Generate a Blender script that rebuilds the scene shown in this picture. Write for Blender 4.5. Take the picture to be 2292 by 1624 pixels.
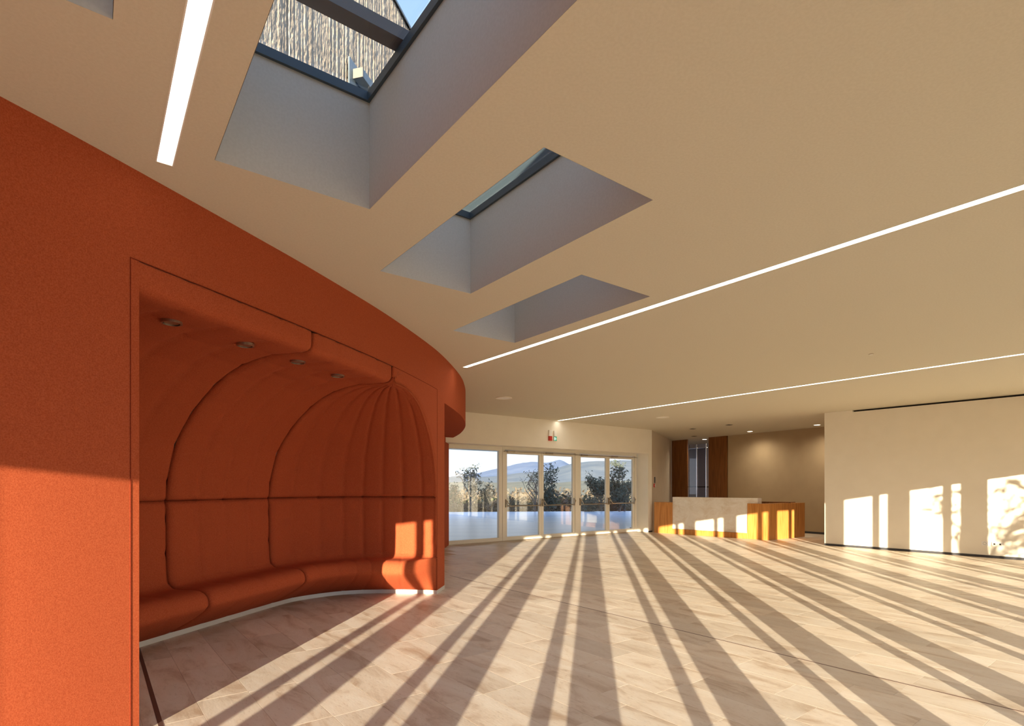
import bpy, bmesh, math, random
from mathutils import Vector, Matrix, noise
random.seed(7)
S = bpy.context.scene
COL = S.collection
for o in list(bpy.data.objects): bpy.data.objects.remove(o)

# ------------------------------------------------------------------ camera
EYE = 1.6
cam = bpy.data.cameras.new('camera'); cam.sensor_width = 36.0
cam.lens = 1240 / 2292 * 36; cam.shift_y = (1090 - 812) / 2292
cam.clip_start = 0.05; cam.clip_end = 6000
co = bpy.data.objects.new('camera', cam); COL.objects.link(co)
co.location = (0, 0, EYE); co.rotation_euler = (math.pi / 2, 0, 0)
S.camera = co
# ------------------------------------------------------------------ light
SUN_AZ = math.radians(8.03); SUN_EL = math.atan(0.1249)
sd = Vector((math.sin(SUN_AZ) * math.cos(SUN_EL), math.cos(SUN_AZ) * math.cos(SUN_EL), -math.sin(SUN_EL)))
sun = bpy.data.lights.new('sun', 'SUN'); sun.energy = 16.0; sun.angle = math.radians(0.33); sun.color = (1.0, 0.86, 0.64)
so = bpy.data.objects.new('sun', sun); COL.objects.link(so)
so.rotation_euler = sd.to_track_quat('-Z', 'Y').to_euler(); so.location = (-3, -20, 8)
W = bpy.data.worlds.new('sky'); S.world = W; W.use_nodes = True
nt = W.node_tree; nt.nodes.clear()
tc = nt.nodes.new('ShaderNodeTexCoord'); sp = nt.nodes.new('ShaderNodeSeparateXYZ')
rp = nt.nodes.new('ShaderNodeValToRGB'); bg = nt.nodes.new('ShaderNodeBackground'); ow = nt.nodes.new('ShaderNodeOutputWorld')
nt.links.new(tc.outputs['Generated'], sp.inputs[0]); nt.links.new(sp.outputs[2], rp.inputs[0])
nt.links.new(rp.outputs[0], bg.inputs[0]); nt.links.new(bg.outputs[0], ow.inputs[0])
e = rp.color_ramp.elements
e[0].position = 0.0; e[0].color = (0.84, 0.91, 1.0, 1)
e[1].position = 0.75; e[1].color = (0.29, 0.50, 0.88, 1)
m = e.new(0.12); m.color = (0.74, 0.84, 0.98, 1)
bg.inputs[1].default_value = 1.4
S.view_settings.view_transform = 'Standard'; S.view_settings.look = 'None'
S.view_settings.gamma = 1; S.view_settings.use_curve_mapping = False
S.view_settings.exposure = 0.13
S.cycles.max_bounces = 10; S.cycles.diffuse_bounces = 7; S.cycles.transparent_max_bounces = 12

# ------------------------------------------------------------------ directions
A = Vector((-0.603, 0.798, 0)).normalized()     # along the lamps and the long side of the skylights
B = Vector((0.796, 0.605, 0)).normalized()
B = Vector((A.y, -A.x, 0))
CEIL = 3.65; ROOF = 4.43
def V(x, y, z=0.0): return Vector((x, y, z))

# ------------------------------------------------------------------ materials
def mat(name, col, rough=0.6, metal=0.0, spec=0.5):
    m = bpy.data.materials.new(name); m.use_nodes = True
    b = m.node_tree.nodes['Principled BSDF']
    b.inputs['Base Color'].default_value = (*col, 1); b.inputs['Roughness'].default_value = rough
    b.inputs['Metallic'].default_value = metal; b.inputs['Specular IOR Level'].default_value = spec
    return m
def N(m, t, **k):
    n = m.node_tree.nodes.new('ShaderNode' + t)
    for a, b in k.items(): setattr(n, a, b)
    return n
def L(m, a, b): m.node_tree.links.new(a, b)
def bsdf(m): return m.node_tree.nodes['Principled BSDF']
def noisy(m, c1, c2, scale=5, detail=4, stretch=(1, 1, 1), lo=0.35, hi=0.65, bump=0.0, bscale=None, bdist=0.01, coord='Object', rough=None):
    t = N(m, 'TexCoord'); mp = N(m, 'Mapping'); mp.inputs['Scale'].default_value = stretch
    L(m, t.outputs[coord], mp.inputs[0])
    n = N(m, 'TexNoise'); n.inputs['Scale'].default_value = scale; n.inputs['Detail'].default_value = detail
    L(m, mp.outputs[0], n.inputs['Vector'])
    r = N(m, 'ValToRGB'); r.color_ramp.elements[0].position = lo; r.color_ramp.elements[1].position = hi
    r.color_ramp.elements[0].color = (*c1, 1); r.color_ramp.elements[1].color = (*c2, 1)
    L(m, n.outputs[0], r.inputs[0]); L(m, r.outputs[0], bsdf(m).inputs['Base Color'])
    if bump:
        n2 = N(m, 'TexNoise'); n2.inputs['Scale'].default_value = bscale or scale * 4; n2.inputs['Detail'].default_value = 3
        L(m, mp.outputs[0], n2.inputs['Vector'])
        bp = N(m, 'Bump'); bp.inputs['Strength'].default_value = bump; bp.inputs['Distance'].default_value = bdist
        L(m, n2.outputs[0], bp.inputs['Height']); L(m, bp.outputs[0], bsdf(m).inputs['Normal'])
    return m
M = {}
M['plaster'] = noisy(mat('plaster', (0.8, 0.75, 0.66), 0.85, spec=0.2), (0.64, 0.595, 0.48), (0.67, 0.625, 0.51), 60, 2, bump=0.15, bscale=220, bdist=0.004)
M['wallpaint'] = noisy(mat('wall_paint', (0.8, 0.76, 0.7), 0.8, spec=0.2), (0.85, 0.80, 0.69), (0.87, 0.82, 0.71), 3, 2)
M['beige'] = noisy(mat('beige_paint', (0.6, 0.5, 0.4), 0.8, spec=0.2), (0.64, 0.55, 0.43), (0.67, 0.575, 0.455), 2, 2)
M['tanwall'] = noisy(mat('tan_paint', (0.5, 0.4, 0.26), 0.8, spec=0.2), (0.47, 0.365, 0.235), (0.50, 0.39, 0.25), 2, 2)
M['greywall'] = mat('grey_lilac_paint', (0.66, 0.64, 0.68), 0.8)
M['shaft'] = noisy(mat('shaft_paint', (0.7, 0.7, 0.68), 0.85, spec=0.2), (0.53, 0.50, 0.435), (0.56, 0.53, 0.465), 60, 2)
def fabric(name, c1, c2):
    m = noisy(mat(name, c1, 0.95, spec=0.15), c1, c2, 130, 5, lo=0.35, hi=0.65, bump=0.25, bscale=330, bdist=0.004)
    
    return m
M['felt'] = fabric('orange_red_felt', (0.33, 0.062, 0.022), (0.42, 0.095, 0.036))
M['felt_dark'] = fabric('seam_felt', (0.16, 0.02, 0.008), (0.2, 0.03, 0.01))
M['skirt'] = mat('brushed_aluminium', (0.62, 0.62, 0.60), 0.45, 0.3)
M['white_metal'] = mat('cream_lacquered_frame', (0.78, 0.74, 0.64), 0.4)
M['steel'] = mat('brushed_steel', (0.42, 0.37, 0.30), 0.3, 0.9)
M['chrome'] = mat('chrome', (0.75, 0.75, 0.78), 0.18, 1.0)
M['dark'] = mat('black_recess', (0.02, 0.018, 0.015), 0.7)
M['darkbase'] = mat('dark_skirting', (0.05, 0.05, 0.055), 0.5)
M['zinc'] = noisy(mat('zinc_sheet', (0.2, 0.25, 0.29), 0.45, 0.3), (0.13, 0.17, 0.20), (0.22, 0.27, 0.31), 3, 5, stretch=(1, 1, .3))
M['zinc_dark'] = mat('dark_frame', (0.045, 0.065, 0.08), 0.5)
M['zinc_pale'] = noisy(mat('patinated_zinc', (0.4, 0.45, 0.4), 0.5, 0.1), (0.36, 0.44, 0.40), (0.48, 0.54, 0.47), 5, 5)
M['rust'] = noisy(mat('weathered_steel', (0.2, 0.09, 0.05), 0.8), (0.16, 0.075, 0.045), (0.26, 0.12, 0.07), 6, 5)
M['concrete_grey'] = mat('grey_lamp_face', (0.22, 0.21, 0.18), 0.6)
M['bronze'] = mat('dark_bronze_bar', (0.10, 0.075, 0.06), 0.5)
M['bark'] = noisy(mat('bark', (0.15, 0.12, 0.1), 0.9), (0.11, 0.095, 0.08), (0.22, 0.19, 0.16), 10, 3)
M['white_plastic'] = mat('white_plastic', (0.85, 0.83, 0.78), 0.4)
M['red_plastic'] = mat('red_plastic', (0.55, 0.03, 0.02), 0.4)
M['brown_joint'] = mat('bronze_joint', (0.12, 0.06, 0.045), 0.5)
def wood(name, c1, c2):
    m = mat(name, c1, 0.42, spec=0.35)
    noisy(m, c1, c2, 7, 6, stretch=(3.2, 3.2, 0.22), lo=0.3, hi=0.7)
    return m
M['wood_desk'] = wood('oiled_iroko', (0.44, 0.165, 0.032), (0.66, 0.30, 0.075))
M['wood_dark'] = wood('walnut_panel', (0.17, 0.062, 0.016), (0.28, 0.11, 0.03))
def stone(name, rnd):
    m = mat(name, (0.6, 0.5, 0.4), 0.32, spec=0.5)
    t = N(m, 'TexCoord'); mp = N(m, 'Mapping'); mp.inputs['Scale'].default_value = (0.55, 1.6, 1.6)
    if rnd == 'object': ri = N(m, 'ObjectInfo').outputs['Random']
    elif rnd == 'island': ri = N(m, 'NewGeometry').outputs['Random Per Island']
    else: ri = None
    if ri is not None:
        mu = N(m, 'MATH' if 0 else 'Math', operation='MULTIPLY'); mu.inputs[1].default_value = 57.0; L(m, ri, mu.inputs[0])
        cb = N(m, 'CombineXYZ'); L(m, mu.outputs[0], cb.inputs[0]); L(m, mu.outputs[0], cb.inputs[2]); L(m, cb.outputs[0], mp.inputs['Location'])
    L(m, t.outputs['Object'], mp.inputs[0])
    n1 = N(m, 'TexNoise'); n1.inputs['Scale'].default_value = 2.6; n1.inputs['Detail'].default_value = 8; n1.inputs['Roughness'].default_value = 0.65; n1.inputs['Distortion'].default_value = 0.8
    L(m, mp.outputs[0], n1.inputs['Vector'])
    r = N(m, 'ValToRGB'); es = r.color_ramp.elements
    es[0].position = 0.30; es[0].color = (0.50, 0.375, 0.27, 1); es[1].position = 0.66; es[1].color = (0.80, 0.735, 0.64, 1)
    x = es.new(0.48); x.color = (0.735, 0.645, 0.535, 1)
    L(m, n1.outputs[0], r.inputs[0])
    col = r.outputs[0]
    if ri is not None:
        hs = N(m, 'HueSaturation'); mr = N(m, 'MapRange'); mr.inputs['To Min'].default_value = 0.88; mr.inputs['To Max'].default_value = 1.05
        L(m, ri, mr.inputs['Value']); L(m, mr.outputs[0], hs.inputs['Value']); L(m, col, hs.inputs['Color']); col = hs.outputs[0]
    # small filled pores, darker or paler
    n2 = N(m, 'TexNoise'); n2.inputs['Scale'].default_value = 38; n2.inputs['Detail'].default_value = 4
    L(m, mp.outputs[0], n2.inputs['Vector'])
    r2 = N(m, 'ValToRGB'); r2.color_ramp.elements[0].position = 0.30; r2.color_ramp.elements[0].color = (0.62, 0.55, 0.5, 1)
    r2.color_ramp.elements[1].position = 0.40; r2.color_ramp.elements[1].color = (1, 1, 1, 1)
    L(m, n2.outputs[0], r2.inputs[0])
    mx = N(m, 'MixRGB', blend_type='MULTIPLY'); mx.inputs[0].default_value = 0.4
    L(m, col, mx.inputs[1]); L(m, r2.outputs[0], mx.inputs[2]); L(m, mx.outputs[0], bsdf(m).inputs['Base Color'])
    rr = N(m, 'MapRange'); rr.inputs['To Min'].default_value = 0.36; rr.inputs['To Max'].default_value = 0.55
    L(m, n1.outputs[0], rr.inputs['Value']); L(m, rr.outputs[0], bsdf(m).inputs['Roughness'])
    bp = N(m, 'Bump'); bp.inputs['Strength'].default_value = 0.25; bp.inputs['Distance'].default_value = 0.003
    L(m, n2.outputs[0], bp.inputs['Height']); L(m, bp.outputs[0], bsdf(m).inputs['Normal'])
    return m
M['tile'] = stone('travertine_tile', 'object'); M['tile_far'] = stone('travertine_tiles_far', 'island'); M['travertine'] = stone('travertine_block', None)
for nd in M['travertine'].node_tree.nodes:
    if nd.type == 'VALTORGB' and len(nd.color_ramp.elements) == 3:
        for el, c in zip(nd.color_ramp.elements, ((0.70, 0.60, 0.46), (0.80, 0.74, 0.64), (0.86, 0.82, 0.74))): el.color = (*c, 1)
M['grout'] = mat('pale_grout', (0.60, 0.50, 0.39), 0.8)
def emit(name, col, s):
    m = bpy.data.materials.new(name); m.use_nodes = True; m.node_tree.nodes.clear()
    e = N(m, 'Emission'); o = N(m, 'OutputMaterial'); e.inputs[0].default_value = (*col, 1); e.inputs[1].default_value = s
    L(m, e.outputs[0], o.inputs[0]); return m
M['lamp'] = emit('lamp_diffuser', (1.0, 0.92, 0.78), 12.0)
M['lamp_dim'] = emit('lamp_diffuser_dim', (1.0, 0.92, 0.78), 3.5)
M['spot'] = emit('spot_diffuser', (1.0, 0.88, 0.66), 9.0)
def glass(name, tint=(1, 1, 1), base=0.06):
    m = bpy.data.materials.new(name); m.use_nodes = True; m.node_tree.nodes.clear()
    tr = N(m, 'BsdfTransparent'); gl = N(m, 'BsdfGlossy'); mx = N(m, 'MixShader'); o = N(m, 'OutputMaterial'); f = N(m, 'LayerWeight'); f.inputs[0].default_value = 0.5; pw = N(m, 'Math', operation='POWER'); pw.inputs[1].default_value = 5.0; L(m, f.outputs['Facing'], pw.inputs[0])
    tr.inputs[0].default_value = (*tint, 1); gl.inputs['Roughness'].default_value = 0.0
    ml = N(m, 'Math', operation='MULTIPLY_ADD'); ml.inputs[1].default_value = 0.8; ml.inputs[2].default_value = base
    L(m, pw.outputs[0], ml.inputs[0]); L(m, ml.outputs[0], mx.inputs[0]); L(m, tr.outputs[0], mx.inputs[1]); L(m, gl.outputs[0], mx.inputs[2]); L(m, mx.outputs[0], o.inputs[0])
    return m
M['glass'] = glass('clear_glass', (0.975, 0.985, 0.985)); M['glass_smoke'] = glass('grey_glass', (0.7, 0.7, 0.74), 0.06)
def leafmat(name, c1, c2):
    m = noisy(mat(name, c1, 0.7, spec=0.2), c1, c2, 1.5, 3)
    return m
M['olive'] = leafmat('olive_leaves', (0.065, 0.085, 0.065), (0.13, 0.155, 0.12))
M['olive_dry'] = leafmat('dry_leaves', (0.13, 0.13, 0.07), (0.2, 0.19, 0.12))
M['scrub'] = leafmat('bare_scrub', (0.105, 0.082, 0.058), (0.175, 0.145, 0.105))
M['scrub_green'] = leafmat('green_scrub', (0.065, 0.08, 0.04), (0.11, 0.12, 0.065))

# ------------------------------------------------------------------ object helpers
def tag(o, label=None, cat=None, group=None, kind=None):
    if label: o['label'] = label
    if cat: o['category'] = cat
    if group: o['group'] = group
    if kind: o['kind'] = kind
    return o
def mesh_obj(name, verts, faces, m, parent=None, smooth=False, mats=None, fmat=None):
    me = bpy.data.meshes.new(name); me.from_pydata([tuple(v) for v in verts], [], faces); me.update()
    if mats:
        for x in mats: me.materials.append(x)
        for p, i in zip(me.polygons, fmat): p.material_index = i
    elif m: me.materials.append(m)
    if smooth: me.polygons.foreach_set('use_smooth', [True] * len(me.polygons))
    o = bpy.data.objects.new(name, me); COL.objects.link(o)
    if parent: o.parent = parent; o.matrix_parent_inverse = Matrix.Translation(-Vector(parent.location)) if parent.type == 'EMPTY' and parent.parent is None else Matrix.Identity(4)
    return o
def bm_obj(name, bm, m, parent=None, smooth=False):
    bmesh.ops.recalc_face_normals(bm, faces=bm.faces[:])
    me = bpy.data.meshes.new(name); bm.to_mesh(me); bm.free()
    if m: me.materials.append(m)
    if smooth: me.polygons.foreach_set('use_smooth', [True] * len(me.polygons))
    o = bpy.data.objects.new(name, me); COL.objects.link(o)
    if parent: o.parent = parent; o.matrix_parent_inverse = Matrix.Translation(-Vector(parent.location)) if parent.type == 'EMPTY' and parent.parent is None else Matrix.Identity(4)
    return o
def thing(name, label, cat, loc=(0, 0, 0), group=None):
    o = bpy.data.objects.new(name, None); COL.objects.link(o); o.location = loc; o.empty_display_size = 0.1
    return tag(o, label, cat, group)
def add_box(bm, c, ux, uy, sx, sy, z0, z1, bev=0.0):
    """box centred at c (xy), axes ux, uy, full sizes sx, sy"""
    vs = []
    for z in (z0, z1):
        for a, b in ((-1, -1), (1, -1), (1, 1), (-1, 1)):
            p = Vector((c[0], c[1], 0)) + ux * (a * sx / 2) + uy * (b * sy / 2); vs.append(bm.verts.new((p.x, p.y, z)))
    fs = [bm.faces.new([vs[i] for i in f]) for f in ((3, 2, 1, 0), (4, 5, 6, 7), (0, 1, 5, 4), (1, 2, 6, 5), (2, 3, 7, 6), (3, 0, 4, 7))]
    if bev:
        es = list({e for f in fs for e in f.edges})
        bmesh.ops.bevel(bm, geom=es, offset=bev, segments=2, affect='EDGES', profile=0.5)
def box(name, c, ux, uy, sx, sy, z0, z1, m, parent=None, bev=0.0):
    bm = bmesh.new(); add_box(bm, c, ux, uy, sx, sy, z0, z1, bev); return bm_obj(name, bm, m, parent)
def seg_box(name, p, q, thick, z0, z1, m, parent=None, side=0, bev=0.0):
    """box whose plan runs from p to q; side=+1 puts its thickness to the left of p->q, -1 right, 0 centred"""
    bm = bmesh.new(); add_seg(bm, p, q, thick, z0, z1, side, bev); return bm_obj(name, bm, m, parent)
def add_seg(bm, p, q, thick, z0, z1, side=0, bev=0.0):
    p = Vector((p[0], p[1], 0)); q = Vector((q[0], q[1], 0)); d = (q - p); l = d.length; d.normalize(); n = Vector((-d.y, d.x, 0))
    add_box(bm, (p + q) / 2 + n * (side * thick / 2), d, n, l, thick, z0, z1, bev)
def add_tube(bm, pts, rads, seg=8, cap=True):
    pts = [Vector(p) for p in pts]; rings = []
    for i, p in enumerate(pts):
        d = (pts[min(i + 1, len(pts) - 1)] - pts[max(i - 1, 0)]).normalized()
        up = Vector((0, 0, 1)) if abs(d.z) < 0.9 else Vector((1, 0, 0))
        a = d.cross(up).normalized(); b = d.cross(a)
        r = rads[i] if hasattr(rads, '__len__') else rads
        rings.append([bm.verts.new(p + a * (r * math.cos(2 * math.pi * k / seg)) + b * (r * math.sin(2 * math.pi * k / seg))) for k in range(seg)])
    for i in range(len(rings) - 1):
        for k in range(seg): bm.faces.new((rings[i][k], rings[i][(k + 1) % seg], rings[i + 1][(k + 1) % seg], rings[i + 1][k]))
    if cap: bm.faces.new(rings[0][::-1]); bm.faces.new(rings[-1])
def disc(name, c, r, z0, z1, m, parent=None, seg=32, r2=None):
    bm = bmesh.new(); add_tube(bm, [(c[0], c[1], z0), (c[0], c[1], z1)], [r, r2 or r], seg); return bm_obj(name, bm, m, parent)
def ring(name, c, ro, ri, z0, z1, m, parent=None, seg=32):
    v = []; f = []
    for k in range(seg):
        a = 2 * math.pi * k / seg; x, y = math.cos(a), math.sin(a)
        v += [(c[0] + ro * x, c[1] + ro * y, z0), (c[0] + ri * x, c[1] + ri * y, z0), (c[0] + ro * x, c[1] + ro * y, z1), (c[0] + ri * x, c[1] + ri * y, z1)]
    for k in range(seg):
        a = 4 * k; b = 4 * ((k + 1) % seg)
        f += [(a, b, b + 1, a + 1), (a + 2, a + 3, b + 3, b + 2), (a, a + 2, b + 2, b), (a + 1, b + 1, b + 3, a + 3)]
    return mesh_obj(name, v, f, m, parent)
def catmull(pts, n=8):
    out = []; P = [Vector(p) for p in pts]; P = [2 * P[0] - P[1]] + P + [2 * P[-1] - P[-2]]
    for i in range(1, len(P) - 2):
        a, b, c, d = P[i - 1:i + 3]
        for k in range(n):
            t = k / n
            out.append(0.5 * ((2 * b) + (c - a) * t + (2 * a - 5 * b + 4 * c - d) * t * t + (3 * b - a - 3 * c + d) * t ** 3))
    out.append(P[-2]); return out

# ================================================================== STRUCTURE
# ---- skylights (A = long side) : near corner, all 1.02 x 2.40
SKY = [(-1.051, 4.087), (-0.44, 5.87), (0.038, 7.87), (-1.75, 2.43)]
SW, SL = 1.02, 2.40
def uv(p): p = Vector((p[0], p[1], 0)); return (p.dot(A), p.dot(B))
def xy(u, v, z): p = A * u + B * v; return (p.x, p.y, z)
holes = []
for c in SKY:
    u, v = uv(c); holes.append((u - SL, u, v - SW, v))
# the far left skylight: its (253,44) corner is the far right corner
STRIPS = []   # linear lamps: (u0,u1,v0,v1)
for pt, u_len, w in (((-2.205, 3.515), 5.0, 0.09), ((-0.811, 9.485), 9.3, 0.085), ((1.43, 17.06), 14.2, 0.085)):
    u, v = uv(pt); u_len = u + 0.945 - 0.15; STRIPS.append((u - u_len, u, v - w / 2, v + w / 2))
def cell_slab(z, hs, bounds, m, name, kind='structure', thick=0.0):
    us = sorted({bounds[0], bounds[1]} | {h[0] for h in hs} | {h[1] for h in hs}); vs = sorted({bounds[2], bounds[3]} | {h[2] for h in hs} | {h[3] for h in hs})
    verts = []; faces = []; idx = {}
    def vid(i, j, zz):
        k = (i, j, zz)
        if k not in idx: idx[k] = len(verts); verts.append(xy(us[i], vs[j], zz))
        return idx[k]
    def hole(i, j):
        if i < 0 or j < 0 or i >= len(us) - 1 or j >= len(vs) - 1: return True
        cu = (us[i] + us[i + 1]) / 2; cv = (vs[j] + vs[j + 1]) / 2
        return any(h[0] < cu < h[1] and h[2] < cv < h[3] for h in hs)
    for i in range(len(us) - 1):
        for j in range(len(vs) - 1):
            if hole(i, j): continue
            faces.append((vid(i, j, z), vid(i + 1, j, z), vid(i + 1, j + 1, z), vid(i, j + 1, z)))
            if thick:
                t = z + thick
                faces.append((vid(i, j, t), vid(i, j + 1, t), vid(i + 1, j + 1, t), vid(i + 1, j, t)))
                for (di, dj, a, b) in ((-1, 0, (i, j), (i, j + 1)), (1, 0, (i + 1, j + 1), (i + 1, j)), (0, -1, (i + 1, j), (i, j)), (0, 1, (i, j + 1), (i + 1, j + 1))):
                    if hole(i + di, j + dj): faces.append((vid(*a, z), vid(*b, z), vid(*b, t), vid(*a, t)))
    return tag(mesh_obj(name, verts, faces, m), kind=kind)
NB = Vector((0.6017, -0.7987, 0)); FD = Vector((0.7987, 0.6017, 0)); F0 = NB * 0.945; LINTEL = 2.62
CB = (-1.25, 24.0, -9.0, 24.0)
CB = (uv(F0 + NB * 0.1)[0], 26.0, -9.0, 24.0)
ceiling = cell_slab(CEIL, holes + STRIPS, CB, M['plaster'], 'ceiling', thick=0.06)
roof = cell_slab(ROOF + 0.02, holes, (CB[0] - 0.3, 22.0, -9.5, 20.0), M['zinc'], 'roof', thick=0.04)

# ---- skylight shafts, frames, panes (window_4 .. window_7)
for n, (u0, u1, v0, v1) in enumerate(holes):
    vs = []; fs = []
    e = 0.03
    i_ = 0.002
    for (a, b) in ((u0 + i_, v0 + i_), (u1 - i_, v0 + i_), (u1 - i_, v1 - i_), (u0 + i_, v1 - i_)): vs += [xy(a, b, CEIL - 0.0005), xy(a, b, ROOF + 0.0195)]
    for (a, b) in ((u0 - e, v0 - e), (u1 + e, v0 - e), (u1 + e, v1 + e), (u0 - e, v1 + e)): vs += [xy(a, b, CEIL + 0.062), xy(a, b, ROOF + 0.0195)]
    for k in range(4):
        i, j = 2 * k, 2 * ((k + 1) % 4)
        fs += [(i, j, j + 1, i + 1), (i + 8, i + 9, j + 9, j + 8), (i + 1, j + 1, j + 9, i + 9)]
    win = tag(mesh_obj('window_%d' % (n + 4), vs, fs, M['shaft']), kind='structure')
    fr = bmesh.new()
    def rect_frame(bm, u0, u1, v0, v1, w, z0, z1):
        for (a0, a1, b0, b1) in ((u0, u1, v0, v0 + w), (u0, u1, v1 - w, v1), (u0, u0 + w, v0 + w, v1 - w), (u1 - w, u1, v0 + w, v1 - w)):
            c = Vector(xy((a0 + a1) / 2, (b0 + b1) / 2, 0)); add_box(bm, c, A, B, a1 - a0, b1 - b0, z0, z1)
    rect_frame(fr, u0 - 0.005, u1 + 0.005, v0 - 0.005, v1 + 0.005, 0.03, ROOF + 0.0, ROOF + 0.065)
    bm_obj('skylight_frame', fr, M['zinc_dark'], win)
    if n != 1:
        cc = Vector(xy(u1 - 0.52 if n < 3 else u1 - 1.2, (v0 + v1) / 2, 0))
        box('crossbar', cc, A, B, 0.12, SW + 0.12, ROOF + 0.09, ROOF + 0.17, M['bronze'], win)
    c = Vector(xy((u0 + u1) / 2, (v0 + v1) / 2, 0))
    box('pane', c, A, B, SL - 0.06, SW - 0.06, ROOF + 0.067, ROOF + 0.079, M['glass'], win)

# ---- floor base and tiles
FL = Vector((-0.616, 0.788, 0)).normalized(); FW = Vector((FL.y, -FL.x, 0))
room = [(-6.9, -4.0), (-6.0, 16.0), (-1.9, 15.9), (4.95, 21.1), (7.1, 24.8), (14.6, 12.0), (13.8, 9.2), (0.57, -0.76)]
fv = [(-7.6, -6.6, -0.004), (14.3, 9.6, -0.004), (15, 30, -0.004), (5, 30, -0.004), (-8, 16.6, -0.004)]
floor_pts = [(p[0], p[1], -0.0025) for p in [(-7.7, -6.9), (14.0, 9.45), (16.0, 13.0), (9.0, 27.0), (6.2, 27.0), (4.95, 20.62), (-2.4, 15.03), (-7.7, 11)]]
nv = len(floor_pts)
low = [(x, y, -0.2) for x, y, z in floor_pts]
floor = tag(mesh_obj('floor', floor_pts + low, [tuple(range(nv)), tuple(range(2 * nv - 1, nv - 1, -1))] + [((i + 1) % nv, i, nv + i, nv + (i + 1) % nv) for i in range(nv)], M['grout']), kind='structure')
def inside(p, poly):
    r = False; j = len(poly) - 1
    for i in range(len(poly)):
        if (poly[i][1] > p[1]) != (poly[j][1] > p[1]) and p[0] < (poly[j][0] - poly[i][0]) * (p[1] - poly[i][1]) / (poly[j][1] - poly[i][1]) + poly[i][0]: r = not r
        j = i
    return r
TW, TL, GAP = 0.3545, 0.85, 0.002
def tile_verts(c):
    hl, hw, b = (TL - GAP) / 2, (TW - GAP) / 2, 0.0007; out = []
    for (dl, z) in ((0, -0.0024), (0, -b), (-b, 0.0)):
        for a, w in ((-1, -1), (1, -1), (1, 1), (-1, 1)): out.append((a * (hl + dl), w * (hw + dl), z))
    return out
TF = [(8, 9, 10, 11)] + [(r * 4 + i, r * 4 + (i + 1) % 4, r * 4 + 4 + (i + 1) % 4, r * 4 + 4 + i) for r in (0, 1) for i in range(4)]
tme = bpy.data.meshes.new('tile'); tme.from_pydata(tile_verts(0), [], TF); tme.materials.append(M['tile'])
cells = []
tile_poly = [(-6.5, -5.5), (0.3, -0.7), (13.55, 9.2), (10.6, 12.9), (8.5, 15.3), (9.2, 16.9), (10.3, 18.2), (8.3, 21.5), (6.7, 23.0), (5.0, 19.7), (4.6, 20.0), (-1.55, 15.3), (-1.85, 9.2), (-1.2, 8.5), (-3.1, 8.2), (-3.8, 6), (-4.0, 4.2), (-2.6, 3.7), (-2.75, 2.8), (-4.6, -1.0)]
V0 = 5.30
for r in range(-26, 40):
    off = random.choice([0.0, 0.28, 0.56]) + random.uniform(-0.03, 0.03)
    for c in range(-16, 34):
        p = FL * (c * TL + off) + FW * (V0 + (r + 0.5) * TW)
        if not inside((p.x, p.y), tile_poly): continue
        vis = p.y > 2.9 and abs(p.x) < p.y * 0.96 + 0.5
        cells.append((p.y if vis else 100 - p.y, p))
cells.sort(key=lambda t: t[0])
ang = math.atan2(FL.y, FL.x)
for k, (d, p) in enumerate(cells[:300]):
    o = bpy.data.objects.new('tile', tme); COL.objects.link(o); o.location = p; o.rotation_euler = (0, 0, ang + (math.pi if random.random() < .5 else 0)); o.parent = floor
tv = []; tf = []
for d, p in cells[300:]:
    b = len(tv)
    for (x, y, z) in tile_verts(0): q = p + FL * x + FW * y; tv.append((q.x, q.y, z))
    tf += [tuple(b + i for i in f) for f in TF]
tag(mesh_obj('floor_tiles', tv, tf, M['tile_far'], floor), kind='stuff')
def joint(p, q, w): seg_box('expansion_joint', p, q, w, -0.003, 0.0012, M['brown_joint'], floor)
ja = FW * V0
joint(ja + FL * 8.6, ja - FL * 2.3, 0.014)
jb = FW * 11.66; joint(jb + FL * 6.2, jb - FL * 2.6, 0.012)
joint((-3.717, 5.51), (-2.0, 3.25), 0.03)

# ---- red curved volume
OUT = [(-7.2, -5.6), (-5.9, -3.6), (-4.75, -1.3), (-3.75, 0.7), (-3.0, 2.25), (-2.685, 2.905), (-2.444, 3.54), (-2.119, 4.483), (-1.877, 5.22), (-1.503, 6.518), (-1.191, 7.94), (-1.05, 8.92), (-0.955, 10.1), (-0.95, 11.0), (-1.03, 12.2), (-1.28, 13.7), (-1.62, 15.0), (-1.74, 15.3)]
outl = catmull([(x, y, 0) for x, y in OUT], 8)
def out_at(yv):
    for a, b in zip(outl, outl[1:]):
        if a.y <= yv <= b.y:
            t = (yv - a.y) / (b.y - a.y); return a.lerp(b, t)
    return outl[-1]
YL, YR, YE = 3.60, 8.30, 8.76       # niche left jamb, niche right jamb, end of the front
NT = 3.07; SOF = 2.93
def ribbon(bm, ys, z0, z1, off=0.0):
    pts = [out_at(y) for y in ys]
    vs = []
    for i, p in enumerate(pts):
        t = (pts[min(i + 1, len(pts) - 1)] - pts[max(i - 1, 0)]).normalized(); n = Vector((t.y, -t.x, 0)); q = p + n * off
        vs.append((bm.verts.new((q.x, q.y, z0)), bm.verts.new((q.x, q.y, z1))))
    for a, b in zip(vs, vs[1:]): bm.faces.new((a[0], b[0], b[1], a[1]))
def ribbons(bm, ys, zs):
    for a, b in zip(zs, zs[1:]): ribbon(bm, ys, a, b)
def yr(a, b, n): return [a + (b - a) * i / n for i in range(n + 1)]
bm = bmesh.new()
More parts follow.
